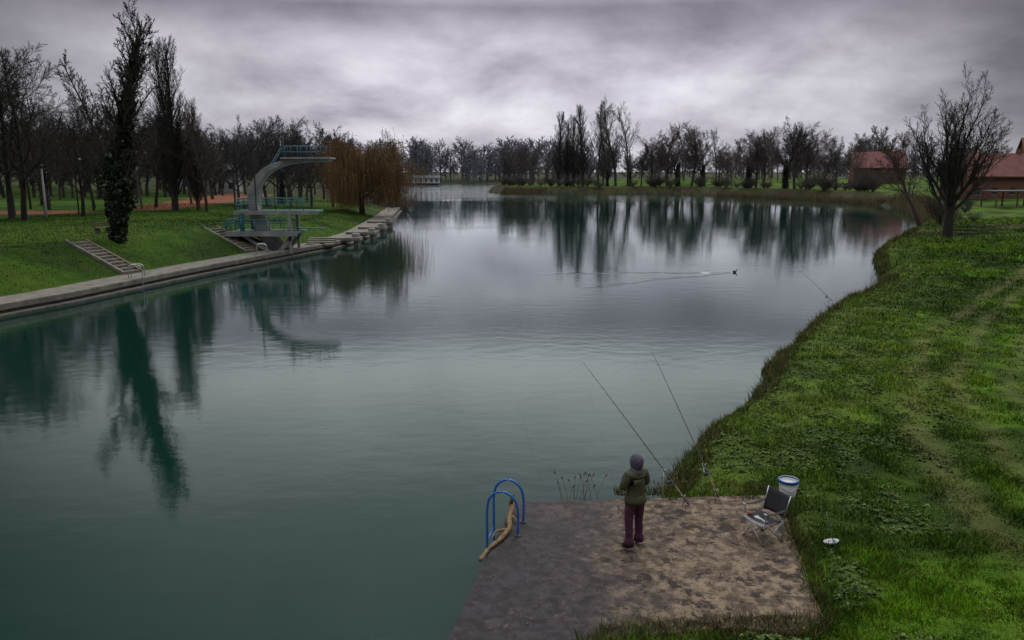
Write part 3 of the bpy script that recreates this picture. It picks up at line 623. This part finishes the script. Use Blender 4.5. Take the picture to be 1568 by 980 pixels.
# ------------------------------------------------------------------ fishing platform
def slab_mat():
    m=bpy.data.materials.new('platform_concrete_mat'); nt,N,L,b=nodes_of(m)
    tc=N.new('ShaderNodeTexCoord'); O=tc.outputs['Object']
    def noise(s,d=6,r=.6,dist=0):
        n=N.new('ShaderNodeTexNoise'); n.inputs['Scale'].default_value=s; n.inputs['Detail'].default_value=d; n.inputs['Roughness'].default_value=r; n.inputs['Distortion'].default_value=dist; L.new(O,n.inputs['Vector']); return n.outputs['Fac']
    def rng_(v,a_,b_,c_=0,d_=1):
        q=N.new('ShaderNodeMapRange'); q.interpolation_type='SMOOTHSTEP'; q.inputs['From Min'].default_value=a_; q.inputs['From Max'].default_value=b_; q.inputs['To Min'].default_value=c_; q.inputs['To Max'].default_value=d_; L.new(v,q.inputs['Value']); return q.outputs['Result']
    def mix(f,c1,c2):
        q=N.new('ShaderNodeMix'); q.data_type='RGBA'; L.new(f,q.inputs[0])
        for c_,i in ((c1,6),(c2,7)):
            if isinstance(c_,tuple): q.inputs[i].default_value=(*c_,1)
            else: L.new(c_,q.inputs[i])
        return q.outputs[2]
    def mul(a_,b_):
        q=N.new('ShaderNodeMath'); q.operation='MULTIPLY'; L.new(a_,q.inputs[0])
        if isinstance(b_,float): q.inputs[1].default_value=b_
        else: L.new(b_,q.inputs[1])
        return q.outputs[0]
    sx=N.new('ShaderNodeSeparateXYZ'); L.new(O,sx.inputs[0])
    big=noise(1.1,6,.65); ad=N.new('ShaderNodeMath'); ad.operation='MULTIPLY_ADD'; ad.inputs[1].default_value=5.0; L.new(big,ad.inputs[0]); L.new(sx.outputs[0],ad.inputs[2])
    lr=rng_(ad.outputs[0],3.2,5.8)
    fine=noise(38,5,.8); med=noise(5,8,.7)
    wet=mix(rng_(med,.35,.65),(.016,.012,.017),(.055,.045,.052)); dry=mix(rng_(med,.38,.64),(.085,.063,.045),(.27,.205,.142))
    c=mix(lr,wet,dry)
    dk=rng_(noise(2.0,5,.65,.8),.53,.60); c=mix(mul(dk,.5),c,(.03,.024,.026))
    dk2=rng_(noise(3.6,4,.6,.3),.565,.60); c=mix(mul(dk2,.85),c,(.026,.019,.019))
    lt=rng_(noise(3.1,5,.7),.60,.68); c=mix(mul(lt,.3),c,(.22,.18,.15))
    sp=rng_(fine,.56,.66); c=mix(mul(sp,.3),c,(.26,.21,.165)); sp2=rng_(noise(14,5,.85),.54,.60); c=mix(mul(sp2,.7),c,(.022,.017,.017))
    L.new(c,b.inputs['Base Color'])
    b.inputs['Specular IOR Level'].default_value=.22
    L.new(rng_(lr,0,1,.5,.92),b.inputs['Roughness'])
    bp=N.new('ShaderNodeBump'); bp.inputs['Strength'].default_value=.8; bp.inputs['Distance'].default_value=.03
    a2=N.new('ShaderNodeMath'); a2.operation='ADD'; L.new(fine,a2.inputs[0]); L.new(med,a2.inputs[1]); L.new(a2.outputs[0],bp.inputs['Height']); L.new(bp.outputs[0],b.inputs['Normal'])
    return m
prism('concrete_platform',PLAT,-1.2,.45,slab_mat(),bevel=.02)
n=320; lx=rng.uniform(.2,5.2,n); ly=rng.uniform(10.9,15.8,n); ok=poly_sd(PLAT,lx,ly)<-.1; lx,ly=lx[ok],ly[ok]
Cc=np.stack([lx,ly,np.full(len(lx),.463)],-1); V,F=quads(Cc,.024); V[:,2]=.463+(V[:,2]-.463)*.25+.004
obj('fallen_leaves',np_mesh('fallen_leaves',V,F,[M_stalk]))

e=empty('pool_ladder',(-.17,14.35,.45),R(-11))
hoops=[]
for yo in (-.3,.3):
    hoops.append((smooth_path([(.34,yo,0),(.34,yo,.5),(.26,yo,.74),(.06,yo,.86),(-.14,yo,.78),(-.24,yo,.55),(-.25,yo,-.1),(-.25,yo,-1.2)],6),.024))
tubes('handrails',hoops,M_blue,10,e)
tubes('rungs',[([(-.25,-.3,z),(-.25,.3,z)],.018) for z in (-.15,-.42,-.7)],M_blue,8,e)
tubes('flanges',[([(.34,yo,.005),(.34,yo,.02)],.06) for yo in (-.3,.3)],M_dark,12,e)
e=empty('driftwood_branch',(0,0,0))
rr=random.Random(3)
tubes('main_limb',[(smooth_path([(-.02,15.35,.55),(.0,15.05,.56),(-.06,14.6,.51),(-.05,14.2,.52),(-.22,13.75,.50),(-.42,13.4,.49),(-.56,13.0,.47)],5),[.022+.02*rr.random()+.03*(1-i/31) for i in range(31)])],M_drift,8,e)
tubes('side_limbs',[(smooth_path([(-.02,15.2,.55),(-.01,15.1,.68),(.02,15.12,.80)]),[.05*(1-i/18*.5) for i in range(13)]),(smooth_path([(-.1,14.1,.53),(-.3,13.95,.56),(-.36,13.7,.55)]),[.03*(1-i/18) for i in range(13)]),(smooth_path([(.0,14.7,.53),(.1,14.5,.5),(.14,14.3,.48)]),[.025*(1-i/18) for i in range(13)])],M_drift,7,e)

# ------------------------------------------------------------------ fisherman
M_jacket=pmat('olive_jacket_mat',(.035,.034,.016),(.072,.068,.032),14,.85,.4)
M_pants=pmat('maroon_trousers_mat',(.040,.007,.024),(.085,.018,.050),14,.85,.4)
M_boot=pmat('boot_mat',(.012,.011,.011),(.03,.027,.025),12,.6)
M_hood=pmat('grey_hood_mat',(.05,.045,.065),(.095,.085,.12),16,.9,.4)
M_skin=pmat('skin_mat',(.38,.22,.16),(.45,.27,.20),10,.6)
fm=empty('fisherman',(2.22,13.5,.45),R(212))
v=[(0,0,.98),(0,.005,1.10),(0,.01,1.25),(0,.01,1.38),(0,.0,1.47),(0,-.005,1.54),
   (.10,0,.90),(.125,-.015,.50),(.135,.02,.12),(-.10,0,.90),(-.135,-.05,.50),(-.16,-.06,.12),
   (.18,.0,1.43),(.29,-.02,1.21),(.08,-.20,1.22),(-.18,.0,1.43),(-.29,-.01,1.20),(-.08,-.22,1.17),
   (.17,-.14,.045),(-.22,-.21,.045),(.135,.06,.06),(-.16,-.02,.06),(.12,-.02,.70),(-.125,-.03,.70),(.13,.01,.3),(-.15,-.05,.3)]
ed=[(0,1),(1,2),(2,3),(3,4),(4,5),(0,6),(6,22),(22,7),(7,24),(24,8),(8,18),(8,20),(0,9),(9,23),(23,10),(10,25),(25,11),(11,19),(11,21),(4,12),(12,13),(13,14),(4,15),(15,16),(16,17)]
rd_={0:(.175,.145),1:(.18,.15),2:(.185,.155),3:(.19,.15),4:(.12,.11),5:.065,6:.115,7:.08,8:.06,9:.115,10:.08,11:.06,12:.092,13:.074,14:.05,15:.092,16:.074,17:.05,18:.048,19:.048,20:.05,21:.05,22:.095,23:.095,24:.075,25:.075}
me=skin(v,ed,[rd_[i] for i in range(len(v))],2,0)
for q in (M_pants,M_jacket,M_boot): me.materials.append(q)
for p in me.polygons:
    z=p.center.z; p.material_index=2 if z<.13 else (0 if z<.95 else 1)
obj('body',me,parent=fm)
def lathe(name,prof,mat,parent,sx=1,sy=1,loc=(0,0,0),n=20):
    V=[];F=[]
    for r,z in prof:
        for i in range(n): a_=6.2832*i/n; V.append((r*math.cos(a_)*sx,r*math.sin(a_)*sy,z))
    for j in range(len(prof)-1):
        for i in range(n): F.append((j*n+i,j*n+(i+1)%n,(j+1)*n+(i+1)%n,(j+1)*n+i))
    return pyobj(name,V,F,mat,parent,smooth=True,loc=loc)
lathe('jacket_hem',[(.15,1.08),(.195,1.03),(.213,.96),(.208,.90),(.18,.90),(.16,.95)],M_jacket,fm,1,.84)
for sx_,yy_ in ((.135,.02),(-.158,-.058)): lathe('trouser_cuff',[(.06,.26),(.082,.2),(.088,.09),(.07,.09)],M_pants,fm,1,1.1,loc=(sx_,yy_,0),n=14)
import bmesh
hm=bpy.data.meshes.new('head')
bm=bmesh.new(); bmesh.ops.create_uvsphere(bm,u_segments=24,v_segments=16,radius=1)
for q in bm.verts:
    x,y,z=q.co; w=1-.22*max(0,-z)
    q.co=Vector((x*.074*w,y*.094*w-(.008 if y<-.3 and z<-.2 else 0),z*.112))
bm.to_mesh(hm); bm.free()
for p in hm.polygons: p.use_smooth=True
hm.materials.append(M_skin); obj('head',hm,(0,-.015,1.655),parent=fm)
tubes('nose',[([(0,-.104,1.675),(0,-.118,1.655),(0,-.131,1.638),(0,-.114,1.63)],[.008,.011,.015,.008])],M_skin,8,fm)
tubes('mouth',[([(-.025,-.104,1.60),(0,-.109,1.602),(.025,-.104,1.60)],[.003,.006,.003])],M_pants,6,fm)
tubes('eyes',[([(s*.03-.012,-.096,1.672),(s*.03,-.102,1.672),(s*.03+.012,-.096,1.672)],[.004,.008,.004]) for s in (-1,1)],M_boot,8,fm)
V=[];F=[];nu,nv=24,14
for j in range(nv+1):
    el=math.pi*(.12+.88*j/nv)
    for i in range(nu):
        a_=6.2832*i/nu
        rr_=math.sin(el); X=rr_*math.cos(a_); Zz=rr_*math.sin(a_); Y=-math.cos(el)
        V.append((X*.104*(1+.024*math.sin(5*a_)),Y*.125+.008,Zz*.132+(-.03 if Zz<-.4 else 0)))
for j in range(nv):
    for i in range(nu): F.append((j*nu+i,j*nu+(i+1)%nu,(j+1)*nu+(i+1)%nu,(j+1)*nu+i))
h_=pyobj('hood',V,F,M_hood,fm,smooth=True,loc=(0,0,1.668)); so=h_.modifiers.new('s','SOLIDIFY'); so.thickness=.012
lathe('hood_collar',[(.08,1.60),(.108,1.55),(.14,1.49),(.16,1.45),(.11,1.42)],M_hood,fm,1,.8)
def hand(name,base,fwd,side,nrm,parent):
    b=Vector(base);f=Vector(fwd).normalized();s=Vector(side).normalized();n_=Vector(nrm).normalized(); L=[([b,b+f*.045,b+f*.09],[.03,.042,.036])]
    for i,(o,l) in enumerate([(-.03,.062),(-.01,.075),(.01,.07),(.03,.055)]):
        p=b+f*.085+s*o; L.append(([p,p+f*l*.45+n_*.006,p+f*l*.8+n_*.022,p+f*l+n_*.042],[.0105,.0098,.009,.007]))
    p=b+f*.03-s*.035; L.append(([p,p-s*.022+f*.025,p-s*.022+f*.055+n_*.015],[.012,.011,.008]))
    tubes(name,L,M_skin,8,parent)
hand('left_hand',(.08,-.20,1.22),(-1,.0,.1),(0,0,1),(0,1,0),fm)
hand('right_hand',(-.08,-.22,1.17),(1,.0,.05),(0,0,1),(0,1,0),fm)

# ------------------------------------------------------------------ fishing rods
def rod(but,tip,rests,linep=None):
    b=Vector(but); t=Vector(tip); e=empty('fishing_rod',but); d=t-b; Z0=Vector((0,0,0))
    pts=[Z0+d*f+Vector((0,0,-.10*f*f+.10*f)) for f in [i/10 for i in range(11)]]
    tubes('blank',[(pts,[.014-.0095*i/10 for i in range(11)])],M_dark,6,e)
    tubes('grip',[([d*.0,d*.12],.02)],M_wood,8,e)
    dn=Vector((0,0,-1)); p=d*.17
    tubes('reel',[([p,p+dn*.05],.012),([p+dn*.09+Vector((-.05,0,0)),p+dn*.09+Vector((.05,0,0))],.04),([p+dn*.09+Vector((.05,0,0)),p+dn*.06+Vector((.1,0,0)),p+dn*.1+Vector((.13,0,0))],.008)],M_dark,10,e)
    tubes('line_guides',[([pts[i]+dn*.0,pts[i]+dn*.035],.006) for i in (3,4,5,6,7,8,9)],M_steel,5,e)
    if linep: tubes('line',[([d,Vector(linep)-b],.0015)],M_steel,4,e)
    for f,zg in rests:
        q=d*f; g=zg-b.z; tubes('rod_rest',[([Vector((q.x,q.y,g)),Vector((q.x,q.y,q.z-.03))],.011),([Vector((q.x-.04,q.y,q.z+.04)),Vector((q.x,q.y,q.z-.04)),Vector((q.x+.04,q.y,q.z+.04))],.009)],M_steel,6,e)
rod((3.59,15.2,.55),(1.61,17.5,2.95),[(.22,.2),(.05,.45)],(.2,24,0))
rod((4.24,15.4,.62),(3.24,18.0,3.10),[(.2,.2),(.04,.45)],(2.6,26,0))
rod((17.2,42.2,.35),(16.3,45,1.7),[(.1,.2)])

# ------------------------------------------------------------------ camping chair
M_cloth=pmat('dark_cloth_mat',(.012,.012,.016),(.03,.03,.036),20,.9)
M_wcloth=pmat('white_cloth_mat',(.4,.4,.42),(.6,.6,.62),12,.9)
M_rcloth=pmat('red_cloth_mat',(.2,.05,.03),(.3,.07,.04),12,.9)
ch=empty('camping_chair',(4.70,13.9,.45),R(-65),.98)
a_=.27
fr=[]
for y in (-.25,.22): fr+=[([(-a_,y,0),(a_,y*.9,.43)],.012),([(a_,y,0),(-a_,y*.9,.43)],.012)]
for x in (-a_,a_): fr+=[([(x,-.25,0),(x,.2,.43)],.012),([(x,.22,0),(x,-.22,.43)],.012),([(x,-.225,.43),(x*1.05,-.24,.63)],.012),([(x,.2,.43),(x*1.08,.34,.9)],.012),([(x,.2,.43),(x*.98,.22,.0)],.012)]
tubes('frame',fr,M_steel,8,ch)
def sheet(name,fn,nu,nv,mat):
    V=[fn(i/nu,j/nv) for j in range(nv+1) for i in range(nu+1)]
    F=[(j*(nu+1)+i,j*(nu+1)+i+1,(j+1)*(nu+1)+i+1,(j+1)*(nu+1)+i) for j in range(nv) for i in range(nu)]
    o=pyobj(name,V,F,mat,ch,smooth=True); s_=o.modifiers.new('s','SOLIDIFY'); s_.thickness=.008
sheet('seat',lambda u,v_:(-a_+2*a_*u,-.25+.47*v_,.43-.07*math.sin(math.pi*u)*(.5+.5*v_)),8,6,M_cloth)
sheet('backrest',lambda u,v_:((-a_+2*a_*u)*1.06,.205+.13*v_+.05*math.sin(math.pi*u),.47+.43*v_-.03*math.sin(math.pi*u)*v_),8,6,M_cloth)
sheet('seat_trim',lambda u,v_:(-a_+2*a_*u,-.27+.03*v_,.435-.035*math.sin(math.pi*u)-.04*(1-v_)),8,2,M_wcloth)
sheet('seat_patch',lambda u,v_:(-a_*.6+1.0*a_*u,-.12+.1*v_,.45-.07*math.sin(math.pi*(.2+.5*u))),4,2,M_wcloth)
sheet('cushion_tag',lambda u,v_:(-a_*1.0+.3*a_*u,-.2+.1*v_,.47-.01*u),3,2,M_rcloth)
for s in (-1,1):
    sheet('armrest',lambda u,v_,s=s:(s*(a_*1.06-.035+.07*u),-.25+.5*v_,.64-.03*math.sin(math.pi*v_)),2,6,M_cloth)
    tubes('armrest_end',[([(s*(a_*1.06-.035),-.25,.64),(s*(a_*1.06+.035),-.25,.64)],.014)],M_wcloth,8,ch)
tubes('feet',[([(x,y,0),(x,y,.03)],.02) for x in (-a_,a_) for y in (-.25,.22)],M_dark,8,ch)
bk=empty('bait_bucket',(5.78,15.75,.5),0,1.15)
lathe('pail',[(.0,.0),(.135,.0),(.14,.02),(.165,.3),(.155,.3),(.13,.05),(0,.05)],M_wcloth,bk)
lathe('blue_rim',[(.160,.285),(.182,.285),(.184,.325),(.172,.33),(.158,.325)],M_blue,bk)
lathe('water_inside',[(0,.26),(.157,.26)],M_wcloth,bk)
tubes('handle',[(smooth_path([(-.175,0,.3),(-.15,-.08,.2),(0,-.16,.14),(.15,-.08,.2),(.175,0,.3)]),.006)],M_steel,6,bk)
ty=empty('landing_net',(5.72,13.3,gz(5.75,13.3)+.06),.3)
lathe('tray',[(0,.0),(.13,.0),(.16,.05),(.155,.055),(.125,.012),(0,.012)],M_wcloth,ty,1,.5)
tubes('handle',[([(.05,0,.02),(.2,.35,.25),(.26,.5,.36)],.006)],M_dark,6,ty)
for i,(x,y,a1,a2) in enumerate([(50.5,85.5,3.6,1.5),(53.5,91,5,1.2),(56,96.5,4.0,1.3)]):
    k=30; z=gz(x,y); zz=max(gz(x+dx,y+dy) for dx in (-a1*.8,0,a1*.8) for dy in (-a2*.8,0,a2*.8))+.02
    V=[(x,y,zz)]+[(x+a1*math.cos(6.283*i_/k)*(.75+.35*float(vn(i_*.6,i,2))),y+a2*math.sin(6.283*i_/k)*(.75+.35*float(vn(i_*.6,i,7))),zz) for i_ in range(k)]
    pyobj('puddle',V,[(0,1+i_,1+(i_+1)%k) for i_ in range(k)],M_water)

# ------------------------------------------------------------------ duck and wake
M_duck=pmat('duck_mat',(.03,.022,.018),(.07,.05,.04),14,.8)
dk=empty('duck',(16.1,57.3,0),R(92),.72)
me=skin([(0,.2,.16),(0,.12,.1),(0,0,.08),(0,-.14,.10),(0,-.2,.2),(0,-.22,.29),(0,-.28,.29)],[(0,1),(1,2),(2,3),(3,4),(4,5),(5,6)],[.02,.08,.12,.09,.04,.052,.018],2,2)
me.materials.append(M_duck); obj('body',me,parent=dk)
tubes('bill',[([(0,-.27,.285),(0,-.31,.28),(0,-.345,.275)],[.018,.02,.012])],M_drift,8,dk)
V=[];F=[]
def wake(p0,p1,w0,w1,amp):
    p0=Vector(p0);p1=Vector(p1); d=p1-p0; nrm=Vector((-d.y,d.x)).normalized(); K=80; J=12; o=len(V)
    for i in range(K+1):
        t=i/K; w=w0+(w1-w0)*t; c_=p0+d*t+nrm*(.25*math.sin(t*9)+.1*math.sin(t*31))
        for j in range(J+1):
            u=j/J; q=c_+nrm*(u-.5)*w; env=math.sin(math.pi*u)*min(1,t*12+.2)*(1-t)**.6*(.6+.4*math.sin(t*40+u*3))
            V.append((q.x,q.y,.003+amp*env*(.5+.5*math.sin(u*6.283*1.5+t*3))))
    for i in range(K):
        for j in range(J): F.append((o+i*(J+1)+j,o+(i+1)*(J+1)+j,o+(i+1)*(J+1)+j+1,o+i*(J+1)+j+1))
wake((15.8,57.3),(1.5,56.5),.2,1.1,.03); wake((15.8,57.2),(4.2,49.5),.2,1.0,.027)
pyobj('duck_wake',V,F,M_water,smooth=True)

# ------------------------------------------------------------------ world
w=bpy.data.worlds.new('World'); scene.world=w; w.use_nodes=True; nt=w.node_tree; N=nt.nodes; L=nt.links; N.clear()
out=N.new('ShaderNodeOutputWorld'); sky=N.new('ShaderNodeTexSky'); sky.sky_type='NISHITA'; sky.sun_disc=False; sky.sun_elevation=R(42); sky.sun_rotation=R(-20)
b1=N.new('ShaderNodeBackground'); b1.inputs[1].default_value=.05; L.new(sky.outputs[0],b1.inputs[0])
tc=N.new('ShaderNodeTexCoord'); sx=N.new('ShaderNodeSeparateXYZ'); L.new(tc.outputs['Generated'],sx.inputs[0])
def mth(op,a_,b_=None,c_=None):
    q=N.new('ShaderNodeMath'); q.operation=op
    for i,v_ in enumerate((a_,b_,c_)):
        if v_ is None: continue
        if isinstance(v_,(int,float)): q.inputs[i].default_value=v_
        else: L.new(v_,q.inputs[i])
    return q.outputs[0]
z=mth('MAXIMUM',sx.outputs[2],0.0); inv=mth('DIVIDE',1.0,mth('ADD',z,.38))
cv=N.new('ShaderNodeCombineXYZ'); L.new(mth('MULTIPLY',sx.outputs[0],inv),cv.inputs[0]); L.new(mth('MULTIPLY',sx.outputs[1],inv),cv.inputs[1])
n1=N.new('ShaderNodeTexNoise'); n1.inputs['Scale'].default_value=2.1; n1.inputs['Detail'].default_value=10; n1.inputs['Roughness'].default_value=.56; n1.inputs['Distortion'].default_value=.15; L.new(cv.outputs[0],n1.inputs['Vector'])
cr=N.new('ShaderNodeValToRGB'); L.new(n1.outputs['Fac'],cr.inputs[0])
E=cr.color_ramp.elements; E[0].position=.34; E[0].color=(.58,.56,.61,1); E[1].position=.66; E[1].color=(1.42,1.41,1.42,1)
lowz=N.new('ShaderNodeMapRange'); lowz.inputs['From Min'].default_value=.18; lowz.inputs['From Max'].default_value=.24; lowz.inputs['To Min'].default_value=1; lowz.inputs['To Max'].default_value=.35; L.new(z,lowz.inputs['Value'])
cm=N.new('ShaderNodeMix'); cm.data_type='RGBA'; L.new(lowz.outputs[0],cm.inputs[0]); cm.inputs[6].default_value=(1,1,1,1); L.new(cr.outputs[0],cm.inputs[7])
er=N.new('ShaderNodeValToRGB'); L.new(z,er.inputs[0]); E=er.color_ramp.elements
E[0].position=0; E[0].color=(.52,.51,.56,1); E[1].position=1; E[1].color=(1.6,1.63,1.68,1)
for p_,c_ in [(.05,(.55,.54,.59)),(.10,(.56,.55,.60)),(.145,(.45,.435,.485)),(.187,(.235,.22,.26)),(.205,(.38,.375,.41)),(.235,(.74,.75,.77)),(.30,(.50,.515,.525)),(.39,(.23,.25,.255)),(.54,(.13,.15,.15)),(.72,(1.5,1.53,1.58))]:
    q=E.new(p_); q.color=(*c_,1)
mr=N.new('ShaderNodeMapRange'); mr.inputs['From Min'].default_value=.80; mr.inputs['From Max'].default_value=.985; mr.inputs['To Min'].default_value=.27; mr.inputs['To Max'].default_value=1.2
hl=mth('SQRT',mth('ADD',mth('MULTIPLY',sx.outputs[0],sx.outputs[0]),mth('MULTIPLY',sx.outputs[1],sx.outputs[1])))
L.new(mth('DIVIDE',sx.outputs[1],mth('ADD',hl,.001)),mr.inputs['Value'])
hi=N.new('ShaderNodeMapRange'); hi.inputs['From Min'].default_value=.54; hi.inputs['From Max'].default_value=.72; L.new(z,hi.inputs['Value'])
mx=N.new('ShaderNodeMix'); mx.data_type='FLOAT'; L.new(hi.outputs[0],mx.inputs[0]); L.new(mr.outputs[0],mx.inputs[2]); mx.inputs[3].default_value=1.0
vm=N.new('ShaderNodeVectorMath'); vm.operation='MULTIPLY'; L.new(cm.outputs[2],vm.inputs[0]); L.new(er.outputs[0],vm.inputs[1])
vs=N.new('ShaderNodeVectorMath'); vs.operation='SCALE'; L.new(vm.outputs[0],vs.inputs[0]); L.new(mx.outputs[0],vs.inputs['Scale'])
b2=N.new('ShaderNodeBackground'); b2.inputs[1].default_value=1.0; L.new(vs.outputs[0],b2.inputs[0])
ms=N.new('ShaderNodeMixShader'); ms.inputs[0].default_value=.97; L.new(b1.outputs[0],ms.inputs[1]); L.new(b2.outputs[0],ms.inputs[2]); L.new(ms.outputs[0],out.inputs[0])
sl=bpy.data.lights.new('sun','SUN'); sl.energy=1.15; sl.angle=R(25); sl.color=(1,.94,.84)
so=obj('sun',sl,(0,0,40)); so.rotation_euler=(R(48),0,R(160))

# ------------------------------------------------------------------ camera
cam=bpy.data.cameras.new('camera'); cam.sensor_width=36; cam.lens=28.0; cam.clip_end=6000; cam.clip_start=.1
co_=obj('camera',cam,(0,0,7.2),(R(90-10.58),0,0)); scene.camera=co_
scene.view_settings.view_transform='Standard'; scene.view_settings.look='None'; scene.view_settings.exposure=0
